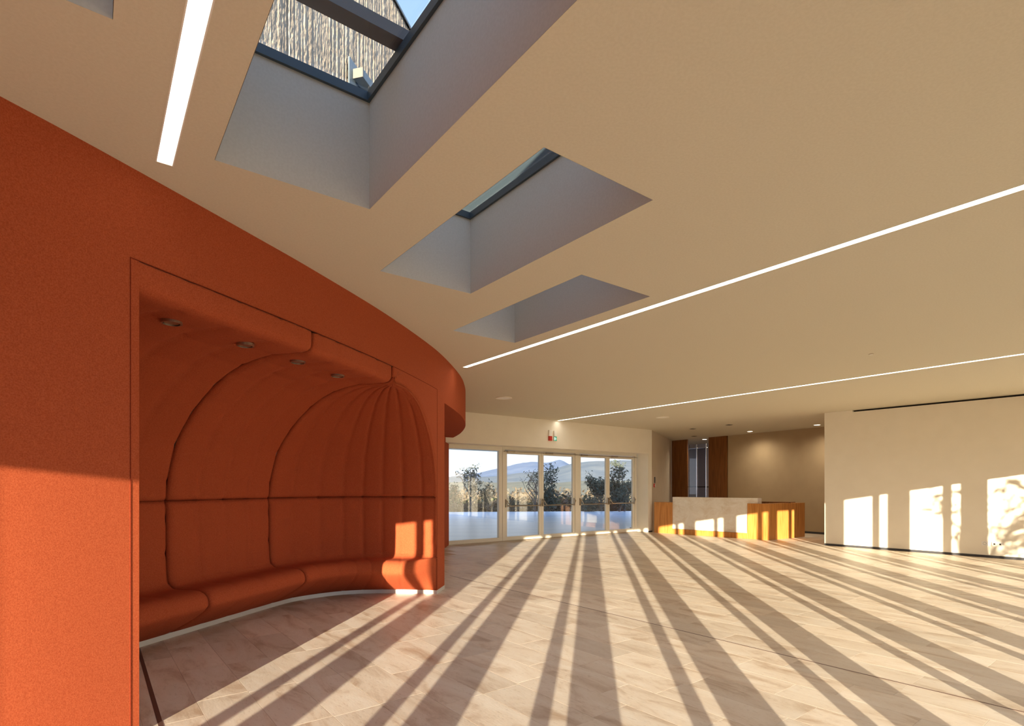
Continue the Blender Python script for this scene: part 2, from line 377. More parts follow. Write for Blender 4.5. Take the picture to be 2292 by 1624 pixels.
# front skins: left of niche, above niche, right jamb, floating band beyond; niche opening left free
ribbons(bm, yr(-5.4, YL - 0.015, 40) + [YL], (0.0, SOF, NT, CEIL)); ribbon(bm, yr(YL, YR, 40), NT, CEIL); ribbons(bm, yr(YR, YE, 6), (0.055, SOF, NT, CEIL)); ribbons(bm, yr(YE, 15.25, 48), (SOF, NT, CEIL))
def quad(bm, pts): bm.faces.new([bm.verts.new(p) for p in pts])
pl = out_at(YL); pj = out_at(YE)
inn = Vector((-0.968, 0.2515, 0))
# left reveal and end return
a = pl; b_ = pl + inn * 1.95
for z0_, z1_ in ((0, SOF), (SOF, NT)): quad(bm, [(a.x, a.y, z0_), (a.x, a.y, z1_), (b_.x, b_.y, z1_), (b_.x, b_.y, z0_)])
c = pj + Vector((-0.95, 0.14, 0)); quad(bm, [(pj.x, pj.y, 0.055), (pj.x, pj.y, SOF), (c.x, c.y, SOF), (c.x, c.y, 0.055)])
# recess wall behind the floating band and its soffit
R0 = V(-1.95, 8.88); R1 = V(-1.745, 15.32)
quad(bm, [(R0.x, R0.y, 0), (R1.x, R1.y, 0), (R1.x, R1.y, SOF), (R0.x, R0.y, SOF)])
prev = None
for y in yr(YE, 15.25, 48):
    p = out_at(y); t = (y - YE) / (15.25 - YE); r = R0.lerp(R1, t)
    cur = (bm.verts.new((p.x, p.y, SOF)), bm.verts.new((r.x, r.y, SOF)))
    if prev: bm.faces.new((prev[0], prev[1], cur[1], cur[0]))
    prev = cur
bmesh.ops.remove_doubles(bm, verts=bm.verts[:], dist=0.0005)
wl = bm_obj('wall_left', bm, M['felt'], smooth=True); tag(wl, kind='structure')
md = wl.modifiers.new('es', 'EDGE_SPLIT'); md.split_angle = math.radians(35)
# sewn joints on the front skin
bm = bmesh.new()
def seam_line(bm, pts, r): add_tube(bm, pts, r, 6)
p1 = out_at(YL - 0.055); nrm = Vector((0.93, -0.36, 0))
seam_line(bm, [p1 + V(0, 0, 0.02), p1 + V(0, 0, NT)], 0.0035)
seam_line(bm, [out_at(y) + V(0, 0, NT) for y in yr(YL - 0.055, YR + 0.02, 30)], 0.0035)
p2 = out_at(YR + 0.02); seam_line(bm, [p2 + V(0, 0, 0.06), p2 + V(0, 0, NT)], 0.003)
bm_obj('seam', bm, M['felt_dark'], wl)

# ================================================================== SEATING ALCOVE
alc = thing('seating_alcove', 'deep orange-red felt alcove with quilted vault and built-in curved bench', 'seating alcove', (-3.2, 6.5, 0))
PU = [(1.885, 3.063), (1.887, 2.962), (1.872, 2.905), (1.82, 2.872), (1.70, 2.862), (1.467, 2.864), (1.279, 2.845), (1.088, 2.80), (0.891, 2.731), (0.69, 2.611), (0.484, 2.45), (0.274, 2.22), (0.156, 2.03), (0.075, 1.80), (0.035, 1.60), (0.02, 1.454)]
PL = [(0.02, 1.454), (0.022, 1.2), (0.025, 0.9), (0.035, 0.68), (0.06, 0.59), (0.13, 0.55), (0.26, 0.545), (0.384, 0.552), (0.50, 0.545), (0.57, 0.505), (0.60, 0.44), (0.595, 0.38), (0.53, 0.32), (0.40, 0.24), (0.237, 0.155), (0.08, 0.08), (0.0, 0.055)]
pu = [(p.x, p.y) for p in catmull([(a, b, 0) for a, b in PU], 6)]
plw = [(p.x, p.y) for p in catmull([(a, b, 0) for a, b in PL], 6)]
CC = None     # where the ribs of the end meet
# base points by station (metres): straight run then the rounded end
def front_of(bp):     # where the section through a base point meets the wall face
    d = Vector((0.944, -0.33, 0)); t = 0
    while t < 3:
        q = bp + d * t
        if q.x >= out_at(q.y).x: return q
        t += 0.005
    return q
runA = [V(-4.120, 4.113), V(-3.64, 5.85)]; runB = [V(-3.64, 5.85), V(-3.217, 7.36)]
CC = front_of(V(-3.217, 7.36))
endc = catmull([(-3.217, 7.36, 0), (-3.05, 7.78, 0), (-2.72, 8.13, 0), (-2.40, 8.31, 0), (-2.09, 8.37, 0), (-1.74, 8.375, 0), (-1.39, 8.35, 0), tuple(out_at(YR + 0.01))], 10)
def end_at(t):
    f = t * (len(endc) - 1); i = min(int(f), len(endc) - 2); return endc[i].lerp(endc[i + 1], f - i)
CELL = 12                     # stations per quilt cell
def stations(panel):
    st = []
    if panel == 0:
        for k in range(4 * CELL + 1):
            t = k / (4 * CELL); bp = runA[0].lerp(runA[1], t); st.append((bp, front_of(bp), 1.0))
    elif panel == 1:
        for k in range(4 * CELL + 1):
            t = k / (4 * CELL); bp = runB[0].lerp(runB[1], t); st.append((bp, front_of(bp), 1.0))
    else:
        n = 8 * CELL
        for k in range(n + 1):
            t = k / n; bp = end_at(t)
            bulge = 1.0 if t < 0.72 else 1.0 - ((t - 0.72) / 0.28) ** 2.4
            st.append((bp, CC, bulge))
    return st
def build_panel(panel, upper):
    st = stations(panel); prof = pu if upper else plw; ncell = 8 if panel == 2 else 4
    # arc length of the profile for the tufting
    s = [0.0]
    for a, b in zip(prof, prof[1:]): s.append(s[-1] + math.hypot(b[0] - a[0], b[1] - a[1]))
    T = s[-1]; rows = 7 if upper else 6
    V_ = []; F_ = []; n = len(prof)
    for i, (bp, fp, bulge) in enumerate(st):
        d = fp - bp; Lq = d.length; d = d / Lq; sc = Lq / 1.885
        cf = (i / CELL) % 1.0; ed = min(i, len(st) - 1 - i) * 1.0
        rib = 1 - (2 * abs(cf - 0.5)) ** 4
        cell_i = min(int(i / CELL), ncell - 1)
        for j, (q, z) in enumerate(prof):
            if upper:
                k = 1 if z < 1.46 else 1
                qq = q * sc if panel == 2 else q * sc
            else:
                qq = q * bulge if q > 0.03 else q
            a = prof[max(j - 1, 0)]; b = prof[min(j + 1, n - 1)]
            tx, tz = b[0] - a[0], b[1] - a[1]; tl = math.hypot(tx, tz) or 1; nx, nz = -tz / tl, tx / tl   # towards the room
            rf = (s[j] / T * rows + (0.5 if cell_i % 2 else 0.0)) % 1.0
            tuft = 1 - (2 * abs(rf - 0.5)) ** 6
            smooth_zone = (upper and s[j] < 0.28) or ((not upper) and 0.02 < s[j] and z < 0.60)
            if smooth_zone: disp = -0.003 * (1 - rib) - (0.005 if i % CELL == 0 else 0.0)
            else: disp = -0.020 * (1 - rib) - 0.019 * (1 - tuft) * (1 - 0.6 * rib)
            # panel outline sinks into the seam
            if i == 0 or i == len(st) - 1: disp -= 0.022
            elif i == 1 or i == len(st) - 2: disp -= 0.006
            if (upper and j == n - 1) or ((not upper) and j == 0): disp -= 0.022
            elif (upper and j == n - 2) or ((not upper) and j == 1): disp -= 0.008
            if panel == 2 and i > len(st) - 3 : disp = 0
            taper = 1.0 if panel != 2 else max(0.15, min(1.0, sc * 1.2))
            disp *= taper * (min(1.0, qq / 0.3) if 0 else 1)
            zz = z + nz * disp if z < 3.06 else z
            p = bp + d * (qq + nx * disp)
            # keep the last section of the end 6 cm behind the wall face
            V_.append((p.x, p.y, zz))
    for i in range(len(st) - 1):
        for j in range(n - 1):
            a = i * n + j; F_.append((a, a + n, a + n + 1, a + 1))
    nm = 'vault_pad' if upper else 'bench_pad'
    o = mesh_obj(nm, V_, F_, M['felt'], alc, smooth=True)
    md = o.modifiers.new('thick', 'SOLIDIFY'); md.thickness = 0.02; md.offset = 1.0 if 1 else 0
    return o, V_, n, len(st)
for pnl in (0, 1, 2):
    ou, vu, nu, su = build_panel(pnl, True)
    ol, vl, nl, sl = build_panel(pnl, False)
# backing behind the open seams so that nothing shines through
bm = bmesh.new()
back = [Vector(runA[0]), Vector(runA[1]), Vector(runB[1])] + [end_at(t) for t in (0.15, 0.3, 0.45, 0.6, 0.8, 1.0)]
sh = []
for i, p in enumerate(back):
    t = (back[min(i + 1, len(back) - 1)] - back[max(i - 1, 0)]).normalized(); sh.append(p + Vector((-t.y, t.x, 0)) * 0.06)
for a, b in zip(sh, sh[1:]): quad(bm, [(a.x, a.y, 0), (b.x, b.y, 0), (b.x, b.y, 1.9), (a.x, a.y, 1.9)])
bm_obj('backing', bm, M['felt_dark'], alc)
# spandrel: fills the corner above the arch of the rounded end, flush with the wall
lastb = end_at(1.0); dl = (lastb - CC).length; dirl = (lastb - CC).normalized()
sv = []; sf = []
cur = []
for (q, z) in pu:
    sc = dl / 1.885; cur.append(((1.885 - q) * sc, z))
cur = [c for c in cur if c[1] < 2.95] ; cur = [(0, 3.06)] + cur
Lx = (out_at(YR + 0.02) - CC).length; fdir = (out_at(YR + 0.02) - CC).normalized()
def wallpt(a_, z, off=0.0):
    y = CC.y + (YR + 0.02 - CC.y) * (a_ / Lx); p = out_at(y); n = Vector((0.985, -0.17, 0)); return (p.x + n.x * off, p.y + n.y * off, z)
K = 6; RH = 0.10
for i, (a_, z) in enumerate(cur):
    t = i / (len(cur) - 1)
    # outward (up and to the right) normal of the arch in the wall plane
    a0 = cur[max(i - 1, 0)]; a1 = cur[min(i + 1, len(cur) - 1)]; tx, tz = a1[0] - a0[0], a1[1] - a0[1]; tl = math.hypot(tx, tz) or 1
    nx, nz = -tz / tl, tx / tl
    if nx < 0: nx = 0
    if nz < 0: nz = -nz
    tgt = (Lx, 3.07) 
    fade = min(1.0, (Lx - a_) / 0.12, max(0.0, (3.07 - z)) / 0.12)
    ring_ = []
    for k in range(K + 1):
        th = k / K * math.pi / 2; r = RH * max(0.0, fade)
        aa = a_ + nx * r * (1 - math.cos(th)); zz = z + nz * r * (1 - math.cos(th))
        off = -r * (1 - math.sin(th)) - (0.012 if k == 0 else 0.0)
        ring_.append(wallpt(min(aa, Lx), min(zz, 3.07), off))
    # outer boundary point: diagonal to top edge or jamb
    ob = (Lx * min(1, t * 2), 3.07) if t < 0.5 else (Lx, 3.07 - (3.07 - 1.43) * (t - 0.5) * 2)
    ring_.append(wallpt(ob[0], ob[1], 0.0)); sv += ring_
m_ = K + 2
for i in range(len(cur) - 1):
    for k in range(m_ - 1):
        a = i * m_ + k; sf.append((a, a + 1, a + m_ + 1, a + m_))
mesh_obj('spandrel_pad', sv, sf, M['felt'], alc, smooth=True)
# lower jamb fill between the bench end and the jamb
# metal toe strip following the bench
bm = bmesh.new()
allb = [runA[0].lerp(runA[1], k / 8) for k in range(8)] + [runB[0].lerp(runB[1], k / 6) for k in range(6)] + [end_at(k / 24) for k in range(25)] + [out_at(YR + 0.03), out_at(YE)]
pr = None
for i, p in enumerate(allb):
    t = (allb[min(i + 1, len(allb) - 1)] - allb[max(i - 1, 0)]).normalized(); n = Vector((t.y, -t.x, 0)); q = p + n * 0.004; q2 = p - n * 0.02
    c4 = [bm.verts.new((q.x, q.y, 0.0)), bm.verts.new((q.x, q.y, 0.056)), bm.verts.new((q2.x, q2.y, 0.056)), bm.verts.new((q2.x, q2.y, 0.0))]
    if pr:
        for k in range(4): bm.faces.new((pr[k], c4[k], c4[(k + 1) % 4], pr[(k + 1) % 4]))
    pr = c4
bm_obj('toe_strip', bm, M['skirt'], alc)
# recessed downlights in the vault
WORD = ['nearest the left jamb', 'second from the left jamb', 'third from the left jamb', 'farthest from the left jamb']
for k, (x, y) in enumerate(((-2.598, 4.228), (-2.359, 4.90), (-2.149, 5.562), (-1.965, 6.25))):
    d = thing('downlight', 'unlit round steel downlight in orange vault, ' + WORD[k], 'downlight', (x, y, 2.85), 'unlit downlights in the orange alcove')
    ring('trim_ring', (x, y), 0.072, 0.058, 2.846, 2.872, M['steel'], d)
    ring('dark_gap', (x, y), 0.058, 0.049, 2.856, 2.872, M['dark'], d)
    disc('lens', (x, y), 0.049, 2.851, 2.87, M['steel'], d, r2=0.05)

# ================================================================== WALL WITH THE GLAZED DOORS
FP = V(4.85, 19.72); DP = V(4.45, 20.08)          # wall face and door line origins
def fw(k, off=0.0): return FP + B * k + A * off
def dw(k, off=0.0): return DP + B * k + A * off
bm = bmesh.new()
OZ = 2.80
add_seg(bm, fw(-11.0), fw(0.0), 0.62, OZ, CEIL, 1)       # above the opening
add_seg(bm, fw(0.0), fw(0.20), 0.62, 0.0, CEIL, 1)
add_seg(bm, fw(-11.0, 0.3), fw(-9.6, 0.3), 0.3, 0, OZ, 1)
wb = tag(bm_obj('wall_back', bm, M['wallpaint']), kind='structure')
add = None
seg_box('baseboard_back', fw(-0.005, -0.012), fw(0.205, -0.012), 0.012, 0, 0.05, M['darkbase'], side=0)['kind'] = 'structure'
# fixed window and two pairs of doors
kA, kB, kC, kD = -9.0, -5.97, -2.92, 0.03
def frame_members(bm, rects, d0, d1, off=0.0):
    for (a, b, z0, z1) in rects:
        add_box(bm, dw((a + b) / 2, off + (d0 + d1) / 2), B, A, b - a, d1 - d0, z0, z1)
w1 = bmesh.new()
frame_members(w1, [(kA, kB - 0.0, 0, 0.11), (kA, kB, 2.68, 2.80), (kA, kA + 0.12, 0.11, 2.68), (kB - 0.125, kB, 0.11, 2.68)], -0.05, 0.05)
bmesh.ops.bevel(w1, geom=w1.edges[:], offset=0.004, segments=1, affect='EDGES')
w1o = tag(bm_obj('window_1', w1, M['white_metal']), kind='structure')
box('pane', dw((kA + kB) / 2), B, A, kB - kA - 0.245, 0.02, 0.11, 2.68, M['glass'], w1o)
def door_pair(n, k0, k1):
    f = bmesh.new()
    frame_members(f, [(k0, k0 + 0.09, 0, 2.80), (k1 - 0.09, k1, 0, 2.80), (k0 + 0.09, k1 - 0.09, 2.71, 2.80)], -0.06, 0.06)
    fo = tag(bm_obj('door_%d' % n, f, M['white_metal']), kind='structure')
    # overhead closers
    for (a, b) in ((k0 + 0.03, (k0 + k1) / 2 - 0.02), ((k0 + k1) / 2 + 0.02, k1 - 0.03)):
        bm = bmesh.new(); add_box(bm, dw((a + b) / 2, -0.095), B, A, b - a, 0.05, 2.655, 2.675)
        add_box(bm, dw(a + 0.25, -0.10), B, A, 0.28, 0.06, 2.64, 2.69)
        bm_obj('closer_rail', bm, M['steel'], fo)
    mid = (k0 + k1) / 2
    for (a, b) in ((k0 + 0.095, mid - 0.004), (mid + 0.004, k1 - 0.095)):
        l = bmesh.new(); w = 0.085
        frame_members(l, [(a, a + w, 0.01, 2.70), (b - w, b, 0.01, 2.70), (a + w, b - w, 0.01, 0.12), (a + w, b - w, 2.60, 2.70)], -0.035, 0.035)
        lo = bm_obj('door_leaf', l, M['white_metal'], fo)
        box('pane', dw((a + b) / 2), B, A, b - a - 2 * w, 0.02, 0.12, 2.60, M['glass'], lo)
        pb = bmesh.new()
        add_tube(pb, [dw(a + 0.10, -0.14) + V(0, 0, 1.04), dw(b - 0.10, -0.14) + V(0, 0, 1.04)], 0.017, 8)
        for kk, s in ((a + 0.04, 1), (b - 0.04, -1)):
            add_box(pb, dw(kk, -0.06), B, A, 0.045, 0.05, 1.00, 1.24, 0.004)
            add_tube(pb, [dw(kk, -0.08) + V(0, 0, 1.20), dw(kk, -0.13) + V(0, 0, 1.17), dw(kk + s * 0.07, -0.14) + V(0, 0, 1.06), dw(kk + s * 0.10, -0.14) + V(0, 0, 1.04)], 0.015, 8)
            add_tube(pb, [dw(kk, -0.08) + V(0, 0, 1.03), dw(kk + s * 0.10, -0.14) + V(0, 0, 1.04)], 0.012, 8)
        bm_obj('push_bar', pb, M['steel'], lo)
door_pair(1, kB, kC); door_pair(2, kC, kD)
seg_box('trim_1', dw(kA, -0.07), dw(kD, -0.07), 0.05, -0.003, 0.012, M['steel'])['kind'] = 'structure'
# terrace side return wall of the reveal is part of wall_back; alarm and exit sign above the doors
n_ = -A
def wall_item(name, label, cat, k, z, parts):
    t = thing(name, label, cat, tuple(fw(k) + V(0, 0, z)))
    for (pn, dk, w, z0, z1, d, m) in parts: box(pn, fw(k + dk, -d / 2 - 0.001), B, A, w, d, z0, z1, m, t, 0.003)
    return t
wall_item('alarm_sounder', 'white and dark red fire alarm sounder on wall above the glazed doors', 'alarm', -4.64, 3.0, [('housing', 0, 0.115, 3.16, 3.34, 0.05, M['white_plastic']), ('beacon', 0, 0.115, 3.02, 3.158, 0.06, M['red_plastic'])])
ex = wall_item('exit_sign', 'small green and white running-figure emergency exit sign above the doors', 'exit sign', -4.44, 3.0, [('housing', 0, 0.105, 3.165, 3.33, 0.045, M['white_plastic']), ('sign_panel', 0, 0.12, 3.015, 3.163, 0.04, M['white_plastic'])])
M['green'] = emit('exit_green', (0.02, 0.42, 0.20), 0.8); M['exitw'] = emit('exit_white', (0.85, 1, 0.9), 0.9)
gp = [o for o in bpy.data.objects if o.name.startswith('sign_panel')][0]
def on_face(name, k, w, z0, z1, m, d=0.043): return box(name, fw(k, -d), B, A, w, 0.004, z0, z1, m, gp)
on_face('pictogram_ground', -4.44, 0.108, 3.025, 3.153, M['green'])
bm = bmesh.new()
for (dk, w, z0, z1) in ((-0.028, 0.034, 3.045, 3.135),): add_box(bm, fw(-4.44 + dk, -0.046), B, A, w, 0.003, z0, z1)
c0 = fw(-4.44 + 0.018, -0.046)
def P(dk, z): return fw(-4.44 + dk, -0.046) + V(0, 0, z)
add_tube(bm, [P(.012, 3.128), P(.012, 3.1281)], 0.009, 8)
for a, b, r in ((P(.012, 3.118), P(.02, 3.085), .007), (P(.02, 3.085), P(.004, 3.07), .004), (P(.004, 3.07), P(.0, 3.045), .004), (P(.02, 3.085), P(.034, 3.065), .004), (P(.034, 3.065), P(.045, 3.06), .004), (P(.012, 3.112), P(-.004, 3.098), .003), (P(.014, 3.112), P(.034, 3.1), .003)): add_tube(bm, [a, b], r, 6)
bm_obj('pictogram', bm, M['exitw'], gp)

# ================================================================== RIGHT WALL
RW = V(8.63, 15.3); rd = Vector((0.635, -0.772, 0)).normalized(); rn = Vector((rd.y, -rd.x, 0))   # rn points away from the room? fixed below
rin = Vector((-0.772, -0.635, 0))          # towards the room
bm = bmesh.new()
def rw(k, off=0): return RW + rd * k + rin * off
add_box(bm, (rw(4.1, -0.15)), rd, rin, 8.2, 0.30, 0.0, CEIL - 0.045)
add_box(bm, (rw(0.35, -0.15)), rd, rin, 0.70, 0.30, CEIL - 0.045, CEIL)
add_box(bm, (rw(4.45, -0.20)), rd, rin, 7.5, 0.20, CEIL - 0.045, CEIL)
tag(bm_obj('wall_right', bm, M['wallpaint']), kind='structure')
box('trim_2', rw(4.45, -0.095), rd, rin, 7.5, 0.006, CEIL - 0.044, CEIL, M['dark'])['kind'] = 'structure'
box('baseboard_right', rw(4.1, 0.004), rd, rin, 8.2, 0.012, 0.0, 0.055, M['darkbase'])['kind'] = 'structure'
def plate(k, w, label, kind):
    t = thing('wall_socket', label, 'socket', tuple(rw(k) + V(0, 0, 0.3)))
    box('cover_plate', rw(k, 0.008), rd, rin, w, 0.014, 0.27, 0.365, M['white_plastic'], t, 0.003)
    if kind == 1:
        bm = bmesh.new()
        c = rw(k, 0.012); q = [c + rd * (0.03 * math.cos(a)) + V(0, 0, 0.318 + 0.03 * math.sin(a)) for a in [i * math.pi / 8 for i in range(17)]]
        add_tube(bm, q, 0.004, 6); bm_obj('socket_ring', bm, M['dark'], t)
    else:
        for s in (-0.05, 0.05): box('socket_outlet', rw(k + s, 0.016), rd, rin, 0.03, 0.004, 0.30, 0.335, M['dark'], t)
plate(3.42, 0.12, 'small single white socket plate low on right wall, left of the wider plate', 1)
plate(3.64, 0.19, 'wide white socket plate with two dark outlets low on right wall', 2)

# ================================================================== RECEPTION NICHE
seg_box('wall_reception', (5.0, 19.85), (7.06, 24.5), 0.2, 0, CEIL, M['beige'], side=1)['kind'] = 'structure'
bk = V(7.06, 24.5); bd = (V(10.58, 18.8) - bk).normalized(); bnv = Vector((bd.y, -bd.x, 0))
if bnv.dot(V(-1, -1)) < 0: bnv = -bnv      # towards the room
def bw(k, off=0): return bk + bd * k + bnv * off
bm = bmesh.new()
add_box(bm, bw(5.4, -0.1), bd, bnv, 5.0, 0.2, 0, CEIL)
tag(bm_obj('wall_far', bm, M['tanwall']), kind='structure')
box('baseboard_far', bw(5.4, 0.006), bd, bnv, 4.96, 0.012, 0, 0.07, M['darkbase'])['kind'] = 'structure'
# space behind the opening
bm = bmesh.new()
add_box(bm, bw(1.6, -2.6), bd, bnv, 5.0, 0.1, 0, CEIL); add_box(bm, bw(3.4, -1.4), bd, bnv, 0.1, 2.4, 0, CEIL); add_box(bm, bw(-0.9, -1.4), bd, bnv, 0.1, 2.6, 0, CEIL)
tag(bm_obj('wall_passage', bm, M['greywall']), kind='structure')
# connecting wall behind the right wall, closes the room
seg_box('wall_corridor', (11.2, 17.9), (15.0, 12.0), 0.2, 0, CEIL, M['beige'], side=1)['kind'] = 'structure'
for k0, k1, lab in ((0.02, 0.87, 'tall dark walnut wall panel left of the steel-framed glazing'), (1.98, 2.87, 'tall dark walnut wall panel right of the steel-framed glazing')):
    t = thing('timber_panel', lab, 'wood panel', tuple(bw((k0 + k1) / 2, -0.03)), 'tall timber panels behind the desk')
    w = (k1 - k0) / 3
    for i in range(3): box('board', bw(k0 + w * (i + 0.5), -0.02), bd, bnv, w - 0.003, 0.06, 0.0, CEIL, M['wood_dark'], t, 0.002)
sc_ = thing('glazed_screen', 'slim steel-framed grey glass screen standing between two walnut panels', 'screen', tuple(bw(0.65, -0.9)))
for k in (0.19, 0.63, 1.13):
    bm = bmesh.new(); add_tube(bm, [bw(k, -0.9) + V(0, 0, 0), bw(k, -0.9) + V(0, 0, 3.5)], 0.024, 8); bm_obj('post', bm, M['chrome'], sc_)
for z, nm, mm in ((3.32, 'rail', M['chrome']), (1.62, 'rail', M['darkbase'])):
    bm = bmesh.new(); add_tube(bm, [bw(-0.2, -0.93) + V(0, 0, z), bw(1.6, -0.93) + V(0, 0, z)], 0.022, 8); bm_obj(nm, bm, mm, sc_)
for k0, k1 in ((0.22, 0.60), (0.66, 1.10)): box('pane', bw((k0 + k1) / 2, -0.9), bd, bnv, k1 - k0, 0.012, 0.05, 3.3, M['glass_smoke'], sc_)
# wall devices left of the panels
wr0 = V(5.0, 19.85); wrd = (V(7.06, 24.5) - wr0).normalized(); wrn = Vector((wrd.y, -wrd.x, 0))
th = thing('intercom', 'slim dark grey intercom plate on the reception side wall above red call point', 'intercom', tuple(wr0 + wrd * 0.60 + V(0, 0, 1.9)))
box('faceplate', wr0 + wrd * 0.62 + wrn * 0.012, wrd, wrn, 0.13, 0.02, 1.76, 1.98, M['darkbase'], th, 0.003)
box('display', wr0 + wrd * 0.62 + wrn * 0.0235, wrd, wrn, 0.09, 0.003, 1.88, 1.95, M['chrome'], th)
cp = thing('call_point', 'small red fire call point on reception side wall below the intercom', 'call point', tuple(wr0 + wrd * 0.45 + V(0, 0, 1.6)))
box('housing', wr0 + wrd * 0.45 + wrn * 0.022, wrd, wrn, 0.12, 0.04, 1.60, 1.73, M['red_plastic'], cp, 0.004)
box('glass_cover', wr0 + wrd * 0.45 + wrn * 0.0435, wrd, wrn, 0.07, 0.003, 1.63, 1.70, M['white_plastic'], cp)
sw = thing('light_switch', 'white switch plate beside the red fire call point', 'switch', tuple(wr0 + wrd * 0.70 + V(0, 0, 1.6)))
box('plate', wr0 + wrd * 0.72 + wrn * 0.01, wrd, wrn, 0.12, 0.015, 1.60, 1.73, M['wallpaint'], sw, 0.003)
box('rocker', wr0 + wrd * 0.72 + wrn * 0.0185, wrd, wrn, 0.05, 0.004, 1.63, 1.70, M['white_plastic'], sw)

# reception desk
D0 = V(7.78, 16.7); da = (V(5.03, 19.6) - D0).normalized(); db = (V(9.5, 17.9) - D0).normalized(); dinn = Vector((-da.y, da.x, 0))
if dinn.dot(db) < 0: dinn = -dinn
desk = thing('reception_desk', 'long reception desk, pale travertine front between orange-brown timber ends', 'reception desk', tuple(D0))
La = (V(5.03, 19.6) - D0).length
def dk_(name, a0, a1, i0, i1, z0, z1, m, bev=0.003): return box(name, D0 + da * ((a0 + a1) / 2) + dinn * ((i0 + i1) / 2), da, dinn, a1 - a0, i1 - i0, z0, z1, m, desk, bev)
aC = (V(7.25, 17.15) - D0).dot(da); aB = (V(5.46, 19.04) - D0).dot(da)
mid_ = (aB + La) / 2
dk_('side_board', aB + 0.002, mid_ - 0.001, 0.0, 0.60, 0.0, 1.075, M['wood_desk']); dk_('side_board', mid_ + 0.001, La, 0.0, 0.60, 0.0, 1.075, M['wood_desk'])
dk_('stone_front', 0.385, aB, 0.035, 0.33, 0.175, 1.265, M['travertine'], 0.004)
dk_('plinth', aC, aB, 0.0, 0.32, 0.0, 0.172, M['wood_desk'])
for i in range(2):
    a0 = aC * i / 2; dk_('front_board', a0 + 0.001, aC * (i + 1) / 2 - 0.001, 0.0, 0.034, 0.0, 1.10, M['wood_desk'])
LF = (V(9.5, 17.9) - D0).length; dbi = Vector((-db.y, db.x, 0))
if dbi.dot(da) < 0: dbi = -dbi
for i in range(4):
    w = LF / 4; box('end_board', D0 + db * (w * (i + 0.5) + 0.0) + dbi * 0.055, db, dbi, w - 0.002, 0.035, 0.0, 1.10, M['wood_desk'], desk, 0.002)
box('end_top', D0 + db * (LF / 2) + dbi * 0.25, db, dbi, LF - 0.02, 0.36, 1.06, 1.095, M['wood_desk'], desk, 0.002)
dk_('worktop', 0.45, aB, 0.34, 1.0, 0.72, 0.75, M['wood_desk'])
box('back_ledge', D0 + db * 1.9 + da * 1.0 + V(0, 0, 0), da, dinn, 1.4, 0.4, 0.0, 1.12, M['wood_dark'], desk)

# reception ceiling fittings
def spot(x, y, lit, label, grp):
    d = thing('downlight', label, 'downlight', (x, y, CEIL - 0.01), grp)
    ring('trim_ring', (x, y), 0.115, 0.09, CEIL - 0.012, CEIL, M['white_plastic'] if lit else M['steel'], d)
    disc('lens', (x, y), 0.09, CEIL - 0.008, CEIL - 0.001, M['spot'] if lit else M['dark'], d)
    if lit:
        l = bpy.data.lights.new('downlight_beam', 'SPOT'); l.energy = 112; l.color = (1, 0.84, 0.62); l.shadow_soft_size = 0.09; l.spot_size = math.radians(160); l.spot_blend = 1.0
        lo = bpy.data.objects.new('downlight_beam', l); COL.objects.link(lo); lo.location = (x, y, CEIL - 0.03)
G1 = 'lit reception downlights'
spot(8.22, 23.65, 1, 'small lit ceiling downlight seen between the two walnut panels', G1)
spot(8.72, 20.3, 1, 'lit ceiling downlight over the middle of the reception', G1)
spot(10.0, 18.16, 1, 'lit ceiling downlight close beside the right white wall', G1)
def slot(x, y, label):
    t = thing('ceiling_vent', label, 'vent', (x, y, CEIL - 0.01), 'dark slots in the reception ceiling')
    c = V(x, y); ux = Vector((1, 0.25, 0)).normalized(); uy = Vector((-ux.y, ux.x, 0))
    box('vent_frame', c, ux, uy, 0.17, 0.17, CEIL - 0.006, CEIL, M['steel'], t); box('vent_core', c, ux, uy, 0.145, 0.145, CEIL - 0.012, CEIL - 0.006, M['dark'], t)
slot(6.33, 19.4, 'small dark square ceiling fitting nearest the glazed doors'); slot(7.12, 18.16, 'small dark square ceiling fitting above the right end of desk'); slot(7.3, 22.2, 'small dark square ceiling fitting just before the walnut panels')
for (x, y, lab) in ((-0.187, 12.71, 'round white ceiling speaker near the tip of the orange wall'), (4.4, 16.2, 'round white ceiling speaker between long lamp and reception')):
    t = thing('ceiling_speaker', lab, 'speaker', (x, y, CEIL - 0.01), 'ceiling speakers')
    ring('rim', (x, y), 0.19, 0.165, CEIL - 0.012, CEIL, M['wallpaint'], t); disc('grille', (x, y), 0.165, CEIL - 0.007, CEIL - 0.001, M['white_plastic'], t)
for (x, y, lab) in ((5.53, 8.53, 'tiny sprinkler disc on ceiling between the two long lamps'),):
    t = thing('sprinkler', lab, 'sprinkler', (x, y, CEIL - 0.01))
    disc('cover_disc', (x, y), 0.035 if y > 5 else 0.012, CEIL - 0.006, CEIL, M['beige'], t, 16); disc('rim', (x, y), 0.025 if y > 5 else 0.008, CEIL - 0.01, CEIL - 0.006, M['white_plastic'], t, 16)

